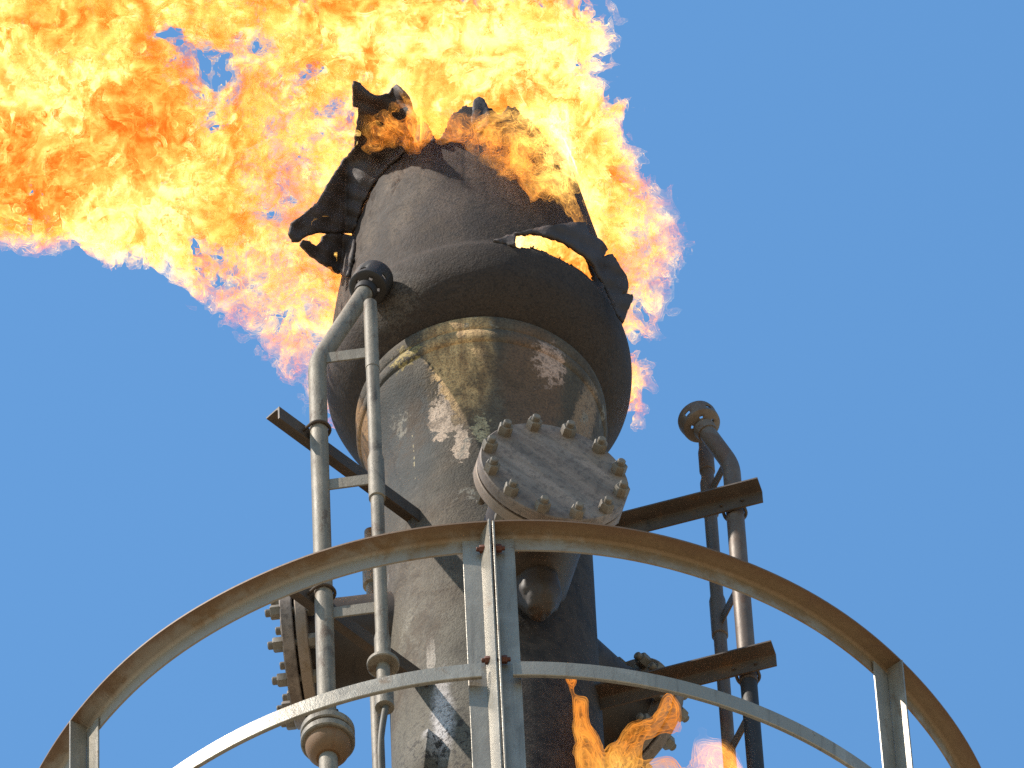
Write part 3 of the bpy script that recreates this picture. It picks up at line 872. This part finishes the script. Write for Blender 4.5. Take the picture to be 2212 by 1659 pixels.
# ------------------------------------------------------------------ flames: folded luminous sheets
def fire_mat(name, gain, tau0, kb, fine=1.0):
    m = bpy.data.materials.new(name)
    m.use_nodes = True
    m.cycles.emission_sampling = 'NONE'
    b = NB.__new__(NB)
    b.m = m; b.nt = m.node_tree; b.b = None
    for x in list(b.nt.nodes): b.nt.nodes.remove(x)
    out = b.n("ShaderNodeOutputMaterial")
    tcn = b.n("ShaderNodeTexCoord"); b.tc = tcn.outputs["Object"]
    geo = b.n("ShaderNodeNewGeometry")
    dt = b.n("ShaderNodeVectorMath", operation='DOT_PRODUCT')
    b.put(dt.inputs[0], geo.outputs["Normal"]); b.put(dt.inputs[1], geo.outputs["Incoming"])
    cosv = b.math('ABSOLUTE', dt.outputs["Value"])
    at = b.n("ShaderNodeAttribute"); at.attribute_name = "burn"
    heat = at.outputs["Fac"]
    at2 = b.n("ShaderNodeAttribute"); at2.attribute_name = "soot"
    soot = at2.outputs["Fac"]
    nz = b.noise(17 * fine, 2, 0.5, 1.2)
    rid = b.math('SUBTRACT', 1.0, b.math('MULTIPLY', b.math('ABSOLUTE', b.math('SUBTRACT', nz, 0.5)), 13.0), clamp=True)
    rid = b.math('ADD', 0.6, b.math('MULTIPLY', rid, 1.7))
    # thin luminous sheet: path length through it grows as it turns edge-on
    tau = b.math('DIVIDE', tau0, b.math('ADD', cosv, 0.02))
    tau = b.math('MULTIPLY', tau, rid)
    at3 = b.n("ShaderNodeAttribute"); at3.attribute_name = "veil"
    tau = b.math('MULTIPLY', tau, at3.outputs["Fac"])
    em = b.math('SUBTRACT', 1.0, b.math('EXPONENT', b.math('MULTIPLY', tau, -1.0)))
    rampn = b.n("ShaderNodeValToRGB")
    b.put(rampn.inputs[0], heat)
    cr = rampn.color_ramp
    cr.elements[0].position = 0.0; cr.elements[0].color = (0.38, 0.075, 0.006, 1)
    cr.elements[1].position = 1.0; cr.elements[1].color = (1.0, 0.68, 0.27, 1)
    for ps, cl in ((0.25, (0.48, 0.14, 0.016, 1)), (0.5, (0.58, 0.265, 0.048, 1)), (0.75, (0.76, 0.44, 0.105, 1))):
        e = cr.elements.new(ps); e.color = cl
    emi = b.n("ShaderNodeEmission")
    b.put(emi.inputs[0], rampn.outputs[0])
    b.put(emi.inputs[1], b.math('MULTIPLY', em, gain))
    tr = b.n("ShaderNodeBsdfTransparent")
    # the sheet hides part of what lies behind it, blue most of all
    ab = b.math('MULTIPLY', em, soot, clamp=True)
    comb = b.n("ShaderNodeCombineColor")
    for i, k in enumerate((0.85, 0.95, 1.0)):
        b.put(comb.inputs[i], b.math('SUBTRACT', 1.0, b.math('MULTIPLY', ab, k)))
    b.put(tr.inputs[0], comb.outputs[0])
    add = b.n("ShaderNodeAddShader")
    b.put(add.inputs[0], tr.outputs[0]); b.put(add.inputs[1], emi.outputs[0])
    b.put(out.inputs["Surface"], add.outputs[0])
    return m
M_FIRE = fire_mat("flame_sheet", 1.35, 0.08, 1.0)
M_LICK = fire_mat("flame_lick_sheet", 1.6, 0.032, 0.8, 1.0)
M_FIRE2 = fire_mat("low_flame_sheet", 1.0, 0.06, 0.8, 0.7)

def fftnoise(shape, h, lmin, lmax, p, seed, stretch=(1, 1, 1)):
    """band-limited turbulence with unit variance"""
    rng = np.random.default_rng(seed)
    w = rng.standard_normal(shape, dtype=np.float32)
    Fq = np.fft.rfftn(w)
    kx = np.fft.fftfreq(shape[0], h)[:, None, None] * stretch[0]
    ky = np.fft.fftfreq(shape[1], h)[None, :, None] * stretch[1]
    kz = np.fft.rfftfreq(shape[2], h)[None, None, :] * stretch[2]
    k = np.sqrt(kx * kx + ky * ky + kz * kz)
    amp = np.where(k > 0, np.maximum(k, 1e-3) ** (-p), 0) * np.exp(-(k * lmin) ** 2 * 0.5) * (1 - np.exp(-(k * lmax) ** 2))
    o = np.fft.irfftn(Fq * amp, s=shape).astype(np.float32)
    return (o - o.mean()) / o.std()
def tri(A, X, Y, Z):
    """periodic trilinear lookup"""
    sx, sy, sz = A.shape
    x0 = np.floor(X).astype(np.int32); y0 = np.floor(Y).astype(np.int32); z0 = np.floor(Z).astype(np.int32)
    fx = (X - x0).astype(np.float32); fy = (Y - y0).astype(np.float32); fz = (Z - z0).astype(np.float32)
    x0 %= sx; y0 %= sy; z0 %= sz
    x1 = (x0 + 1) % sx; y1 = (y0 + 1) % sy; z1 = (z0 + 1) % sz
    def g(a, b, c): return A[a, b, c]
    c00 = g(x0, y0, z0) * (1 - fx) + g(x1, y0, z0) * fx
    c10 = g(x0, y1, z0) * (1 - fx) + g(x1, y1, z0) * fx
    c01 = g(x0, y0, z1) * (1 - fx) + g(x1, y0, z1) * fx
    c11 = g(x0, y1, z1) * (1 - fx) + g(x1, y1, z1) * fx
    return (c00 * (1 - fy) + c10 * fy) * (1 - fz) + (c01 * (1 - fy) + c11 * fy) * fz
def nets(A):
    """naive surface nets of A=0: vertex positions in grid units, quads"""
    s = A > 0
    nx, ny, nz = A.shape
    cnt = np.zeros((nx - 1, ny - 1, nz - 1), np.int8)
    for i in (0, 1):
        for j in (0, 1):
            for k in (0, 1):
                cnt += s[i:nx - 1 + i, j:ny - 1 + j, k:nz - 1 + k]
    act = (cnt > 0) & (cnt < 8)
    I, J, Kk = np.nonzero(act)
    idx = np.full(act.shape, -1, np.int32)
    idx[I, J, Kk] = np.arange(len(I), dtype=np.int32)
    acc = np.zeros((len(I), 3), np.float32); num = np.zeros(len(I), np.float32)
    corners = [(i, j, k) for i in (0, 1) for j in (0, 1) for k in (0, 1)]
    for a in corners:
        for ax in range(3):
            if a[ax]: continue
            b = list(a); b[ax] = 1
            va = A[I + a[0], J + a[1], Kk + a[2]]; vb = A[I + b[0], J + b[1], Kk + b[2]]
            m = (va > 0) != (vb > 0)
            t = np.where(m, va / np.where(m, va - vb, 1), 0)
            for d in range(3):
                acc[:, d] += m * (a[d] + (t if d == ax else 0))
            num += m
    V = acc / num[:, None] + np.stack([I, J, Kk], -1)
    quads = []
    for ax in range(3):
        o1, o2 = [(1, 2), (2, 0), (0, 1)][ax]
        sl0 = [slice(1, -1)] * 3; sl1 = [slice(1, -1)] * 3
        sl0[ax] = slice(0, -1); sl1[ax] = slice(1, None)
        a = s[tuple(sl0)]; b = s[tuple(sl1)]
        e = np.nonzero(a != b)
        base = [e[0] + (0 if ax == 0 else 1), e[1] + (0 if ax == 1 else 1), e[2] + (0 if ax == 2 else 1)]
        def cell(d1, d2):
            q = [base[0].copy(), base[1].copy(), base[2].copy()]
            q[o1] = q[o1] - d1; q[o2] = q[o2] - d2
            return idx[q[0], q[1], q[2]]
        Q = np.stack([cell(1, 1), cell(0, 1), cell(0, 0), cell(1, 0)], -1)
        fl = a[e]
        Q[~fl] = Q[~fl][:, ::-1]
        quads.append(Q)
    return V, np.concatenate(quads)
def poly_sd(U, Vv, poly):
    """signed distance in picture pixels to an outline, + inside"""
    d = np.full(U.shape, 1e9, np.float32); ins = np.zeros(U.shape, bool)
    n = len(poly)
    for i in range(n):
        x1, y1 = poly[i]; x2, y2 = poly[(i + 1) % n]
        dx, dy = x2 - x1, y2 - y1
        t = np.clip(((U - x1) * dx + (Vv - y1) * dy) / (dx * dx + dy * dy + 1e-9), 0, 1)
        d = np.minimum(d, np.hypot(U - x1 - t * dx, Vv - y1 - t * dy))
        c = ((y1 > Vv) != (y2 > Vv)) & (U < dx * (Vv - y1) / (dy if dy else 1e-9) + x1)
        ins ^= c
    return np.where(ins, d, -d)
def gsum(U, Vv, blobs):
    o = np.zeros(U.shape, np.float32)
    for (u, v, su, sv, a) in blobs:
        o += a * np.exp(-((U - u) / su) ** 2 - ((Vv - v) / sv) ** 2)
    return o
PXM = FPX / DIST / K            # photograph pixels per metre at the stack
VA = CR - F * (CR.y / F.y); VB = CU - F * (CU.y / F.y)      # sideways and upright directions with y=const
NPF = np.array(F) / F.y; NPR = np.array(VA); NPU = np.array(VB); NPT = np.array(TGT); NPC = np.array(CAM)
def sstep(x, a, b):
    t = np.clip((x - a) / (b - a), 0, 1)
    return t * t * (3 - 2 * t)
def fire_mesh(name, field, heat, soot, veil, org, h, mat, levels, parent=None, loc=(0, 0, 0)):
    VV, QQ, n0 = [], [], 0
    for lv in levels:
        V, Q = nets(field - lv)
        VV.append(V); QQ.append(Q + n0); n0 += len(V)
    V = np.concatenate(VV); Q = np.concatenate(QQ)
    vi = np.clip(np.round(V).astype(int), 0, np.array(field.shape) - 1)
    ht = heat[vi[:, 0], vi[:, 1], vi[:, 2] if heat.ndim == 3 and heat.shape[2] > 1 else 0]
    st = soot[vi[:, 0], vi[:, 1]]
    ve = veil[vi[:, 0], vi[:, 1]]
    abc = org + V * h
    Wp = NPT + abc[:, :1] * NPR + abc[:, 1:2] * NPU + abc[:, 2:3] * NPF - np.array(loc)
    me = bpy.data.meshes.new(name)
    me.vertices.add(len(V)); me.vertices.foreach_set("co", Wp.astype(np.float32).ravel())
    me.loops.add(Q.size); me.loops.foreach_set("vertex_index", Q.astype(np.int32).ravel())
    me.polygons.add(len(Q))
    me.polygons.foreach_set("loop_start", np.arange(0, Q.size, 4, dtype=np.int32))
    me.polygons.foreach_set("loop_total", np.full(len(Q), 4, np.int32))
    me.update(calc_edges=True)
    for nm, arr in (("burn", ht), ("soot", st), ("veil", ve)):
        a = me.attributes.new(nm, 'FLOAT', 'POINT'); a.data.foreach_set("value", arr.astype(np.float32))
    me.shade_smooth()
    me.materials.append(mat)
    o = bpy.data.objects.new(name, me); COL.objects.link(o)
    if parent: o.parent = parent
    print("FIRE", name, len(V), len(Q))
    return o
def grid(u0, u1, v0, v1, c0, c1, h):
    a0, a1 = (u0 - 1106) / PXM, (u1 - 1106) / PXM
    b0, b1 = (829.5 - v1) / PXM, (829.5 - v0) / PXM
    n = [int((a1 - a0) / h) + 1, int((b1 - b0) / h) + 1, int((c1 - c0) / h) + 1]
    A = a0 + h * np.arange(n[0]); B = b0 + h * np.arange(n[1]); Cc = c0 + h * np.arange(n[2])
    return A, B, Cc, np.array([a0, b0, c0]), n
def world_of(A, B, Cc):
    X = NPT[0] + A[:, None, None] * NPR[0] + B[None, :, None] * NPU[0] + Cc[None, None, :] * NPF[0]
    Y = NPT[1] + A[:, None, None] * NPR[1] + B[None, :, None] * NPU[1] + Cc[None, None, :] * NPF[1]
    Z = NPT[2] + A[:, None, None] * NPR[2] + B[None, :, None] * NPU[2] + Cc[None, None, :] * NPF[2]
    return X, Y, Z
def pic(A, B, c=0.0):
    s = PXM * DIST / (DIST + c)
    U = 1106 + A[:, None] * s + 0 * B[None, :]; V = 829.5 - B[None, :] * s + 0 * A[:, None]
    return U, V
def warped(n, h, seed, lmin, lmax, p, wamp, wl, stretch=(1, 1, 1)):
    """turbulence stirred by a slower swirling displacement"""
    base = fftnoise(n, h, lmin, lmax, p, seed, stretch)
    wv = [fftnoise(n, h, wl * 0.35, wl * 2, 1.6, seed + 1 + i) * (wamp / h) for i in range(3)]
    I = np.arange(n[0], dtype=np.float32)[:, None, None]; J = np.arange(n[1], dtype=np.float32)[None, :, None]; L = np.arange(n[2], dtype=np.float32)[None, None, :]
    return tri(base, I + wv[0], J + wv[1], L + wv[2])

PLUME = [(-900, 480), (-500, 500), (0, 505), (60, 520), (130, 515), (180, 535), (235, 572), (270, 562), (318, 582), (345, 562), (360, 598), (400, 628), (440, 652), (480, 686), (520, 703), (560, 735), (590, 762), (612, 805), (640, 815), (655, 790), (668, 850), (690, 900), (720, 930), (760, 950), (800, 900), (1000, 760), (1250, 900), (1300, 965), (1318, 950), (1350, 925), (1385, 885), (1405, 845), (1410, 790), (1395, 735), (1432, 694), (1445, 640), (1442, 600), (1470, 540), (1468, 490), (1444, 445), (1424, 385), (1385, 325), (1358, 300), (1348, 235), (1370, 205), (1335, 180), (1296, 150), (1286, 120), (1326, 108), (1322, 60), (1324, 20), (1300, -20), (1240, -180), (1000, -420), (300, -600), (-900, -500)]
HOLES = [(1190, 548, 100, 45, 1.6), (640, 330, 110, 130, 0.45), (600, 600, 100, 80, 0.3), (375, 80, 75, 50, -1.6), (445, 130, 65, 55, -1.75), (530, 50, 70, 60, -1.8), (425, 235, 34, 55, -1.6), (320, 30, 40, 25, -1.3), (1060, 235, 40, 25, -1.0), (640, 385, 55, 35, -0.8), (560, 450, 40, 35, -0.8), (290, 250, 22, 25, -0.9), (385, 285, 25, 25, -0.9), (315, 20, 40, 22, -0.9), (655, 540, 60, 40, -0.6), (640, 700, 60, 50, -0.5), (700, 330, 40, 60, -0.35), (1330, 130, 40, 60, -0.5), (1400, 760, 40, 100, -0.7), (1340, 900, 60, 60, -0.5), (520, 610, 60, 40, -0.5)]
HEAT = [(1135, 530, 45, 40, 0.5), (1240, 575, 50, 40, -0.3), (250, 480, 180, 70, 0.42), (90, 150, 130, 110, 0.35), (330, 420, 130, 60, 0.25), (30, 380, 90, 130, -0.16), (560, 300, 150, 200, -0.03), (1275, 430, 40, 90, 0.55), (1100, 110, 220, 90, 0.30), (760, 90, 200, 90, 0.18), (1400, 550, 80, 160, 0.05), (1060, 40, 250, 60, 0.2), (650, 600, 100, 150, -0.05), (1180, 240, 100, 80, 0.3), (280, 300, 120, 90, 0.0)]
DENSE = [(150, 330, 330, 220, 1.0), (900, 60, 420, 140, 0.9), (1270, 420, 90, 160, 0.7), (330, 470, 180, 70, 0.5), (1150, 220, 200, 120, 0.6), (-500, 100, 600, 500, 1.0)]
H1 = 0.0085
A, B, Cc, org, n = grid(-330, 1540, -260, 1010, -0.40, 0.55, H1)
nz_ = warped(n, H1, 11, 0.038, 0.24, 2.15, 0.085, 0.34)
U, V = pic(A, B)
sd = poly_sd(U, V, PLUME) + 14
bias2 = -2.4 * (1 - sstep(sd, -30, 34)) - 3 * (1 - sstep(sd, -60, -15)) + gsum(U, V, HOLES)
dense = np.clip(gsum(U, V, DENSE), 0, 1.2)
# depth of the plume: thick where it burns hard, thin at its fringe; inside and behind the hood it stays behind its front
Tc = (0.095 + 0.12 * sstep(sd, 0, 220)) * (0.62 + 0.5 * dense)
q = np.abs(Cc[None, None, :] - 0.13) / Tc[:, :, None]
X, Y, Z = world_of(A, B, Cc)
insd = (np.sqrt(X * X + Y * Y) < np.interp(Z, HZ, HR) + 0.02) & (Z < 2.25) & (Z > 0.6)
front = np.where(insd.any(2), Cc[np.argmax(insd, 2)], -9.0)
field = nz_ + bias2[:, :, None] - 2.6 * sstep(q, 0.6, 1.35)
field = np.where(Cc[None, None, :] < front[:, :, None] + 0.07, -3, field).astype(np.float32)
lown = fftnoise(n, H1, 0.10, 0.6, 1.5, 77)
midn = warped(n, H1, 90, 0.038, 0.20, 1.8, 0.085, 0.34, stretch=(1, 1, 2.2))
heat = np.clip(0.43 + gsum(U, V, HEAT)[:, :, None] + 0.09 * lown + 0.22 * midn, 0.02, 1.0)
veil = (0.10 + 0.90 * sstep(sd, -25, 70)) * (0.9 + 0.9 * dense) * (1 - 0.62 * np.clip(gsum(U, V, [(600, 420, 130, 260, 1.0), (1400, 560, 90, 230, 0.9), (700, 800, 120, 140, 1.0), (450, 110, 160, 110, 1.15), (500, 640, 120, 80, 0.7), (1340, 130, 60, 90, 0.8)]), 0, 1))
soot = np.clip(0.30 + 0.67 * sstep(sd, -10, 90) * (0.5 + 0.6 * dense), 0.1, 1.0)
border = 2
field[:border] = -3; field[-border:] = -3; field[:, :border] = -3; field[:, -border:] = -3; field[:, :, :border] = -3; field[:, :, -border:] = -3
FL0 = Vector((0, 0, 1.7))
flame = fire_mesh("flame", field, heat, soot, veil, org, H1, M_FIRE, (-0.45, 0.0, 0.45, 0.9, 1.35), None, FL0)
flame.location = FL0
tag(flame, "huge yellow and orange gas flame blown to the left from the torn stack top", "flame")

# tongues lapping down over the front of the hood
LICK = [(755, 330), (770, 285), (772, 235), (800, 225), (840, 195), (905, 190), (960, 210), (1060, 215), (1150, 190), (1255, 190), (1268, 300), (1272, 500), (1235, 505), (1200, 455), (1150, 470), (1100, 405), (1030, 345), (975, 320), (935, 312), (915, 345), (880, 345), (855, 320), (800, 338)]
H2 = 0.006
A, B, Cc, org, n = grid(735, 1310, 160, 530, -0.60, 0.06, H2)
nz_ = warped(n, H2, 31, 0.036, 0.17, 2.2, 0.04, 0.24)
U, V = pic(A, B)
X, Y, Z = world_of(A, B, Cc)
rad_ = np.sqrt(X * X + Y * Y); hr = np.interp(Z, HZ, HR)
insd = rad_ < hr + 0.012
front = np.where(insd.any(2), Cc[np.argmax(insd, 2)], 0.0)
sd = poly_sd(U, V, LICK)
bias2 = -2.4 * (1 - sstep(sd, -8, 30)) - 4 * (1 - sstep(sd, -35, -10)) + gsum(U, V, [(1180, 300, 110, 110, 0.6), (840, 285, 60, 40, 0.6), (1120, 470, 80, 40, -0.35), (1210, 420, 60, 70, 0.5), (960, 262, 60, 40, 0.5), (900, 300, 40, 40, 0.5), (830, 225, 60, 16, -0.6), (1200, 450, 50, 60, -0.5), (1010, 300, 60, 40, 0.4)])
front = np.minimum(front, np.where(U < 905, -0.14 - 0.0011 * np.abs(U - 748) - 0.0011 * np.maximum(0, 345 - V) - 0.02, 9))
dc = Cc[None, None, :] - front[:, :, None]
field = nz_ + bias2[:, :, None] - 2.6 * sstep(np.abs(dc + 0.055), 0.03, 0.085)
field = np.where(insd, -3, field).astype(np.float32)
for bsl in (np.s_[:2], np.s_[-2:], np.s_[:, :2], np.s_[:, -2:], np.s_[:, :, :2], np.s_[:, :, -2:]): field[bsl] = -3
heat = np.clip(0.25 + gsum(U, V, [(1230, 330, 70, 120, 0.55), (1150, 230, 130, 60, 0.4)])[:, :, None] + 0.1 * nz_, 0.02, 1)
soot = 0.5 + 0 * U
veil = 0.12 + 0.88 * sstep(sd, -8, 60)
lick = fire_mesh("flame_tongue", field, heat, soot, veil, org, H2, M_LICK, (-0.2, 0.3, 0.8, 1.3), flame, FL0)

# small low flame round the right-hand nozzle
LOW = [(1226, 1530), (1222, 1470), (1208, 1440), (1215, 1405), (1240, 1402), (1248, 1440), (1240, 1462), (1262, 1470), (1272, 1520), (1296, 1562), (1320, 1545), (1345, 1512), (1385, 1505), (1408, 1462), (1430, 1440), (1455, 1480), (1470, 1545), (1452, 1575), (1480, 1552), (1530, 1550), (1565, 1575), (1588, 1620), (1600, 1700), (1560, 1780), (1260, 1780), (1236, 1660)]
LOWB = [(1478, 1462, 10, 14, 3.4)]
H3 = 0.0062
A, B, Cc, org, n = grid(1150, 1640, 1350, 1800, -0.46, -0.08, H3)
nz_ = warped(n, H3, 52, 0.07, 0.30, 2.4, 0.035, 0.3, stretch=(1, 0.62, 1))
U, V = pic(A, B)
sd = poly_sd(U, V, LOW)
bias2 = np.maximum(-2.6 * (1 - sstep(sd, -6, 22)), -3 + gsum(U, V, LOWB)) + gsum(U, V, [(1390, 1570, 24, 26, -1.0), (1350, 1620, 85, 75, 1.3), (1262, 1590, 24, 70, 0.9), (1226, 1425, 20, 30, 1.6), (1250, 1490, 20, 30, 0.8), (1440, 1500, 20, 50, 0.5), (1540, 1600, 50, 60, 1.0), (1500, 1640, 40, 60, -0.2), (1460, 1600, 20, 60, -0.8), (1295, 1600, 12, 40, -0.8)])
field = nz_ + bias2[:, :, None] - 2.6 * sstep(np.abs(Cc + 0.27)[None, None, :], 0.05, 0.16)
field = field.astype(np.float32)
for bsl in (np.s_[:2], np.s_[-2:], np.s_[:, :2], np.s_[:, -2:], np.s_[:, :, :2], np.s_[:, :, -2:]): field[bsl] = -3
heat = np.clip(0.27 + gsum(U, V, [(1350, 1620, 70, 50, 0.35)])[:, :, None] + 0.08 * nz_, 0.02, 1)
soot = 0.6 * (1 - sstep(U, 1440, 1500)) + 0.1
veil = 0.35 + 0.65 * sstep(sd, -5, 25) - 0.3 * sstep(U, 1440, 1500)
FL1 = Vector((0.5, 0.2, -1.2))
low = fire_mesh("flame", field, heat, soot, veil, org, H3, M_FIRE2, (-0.1, 0.5, 1.1, 1.7), None, FL1)
low.location = FL1
tag(low, "small orange flame licking up beside the lower right of the stack", "flame")
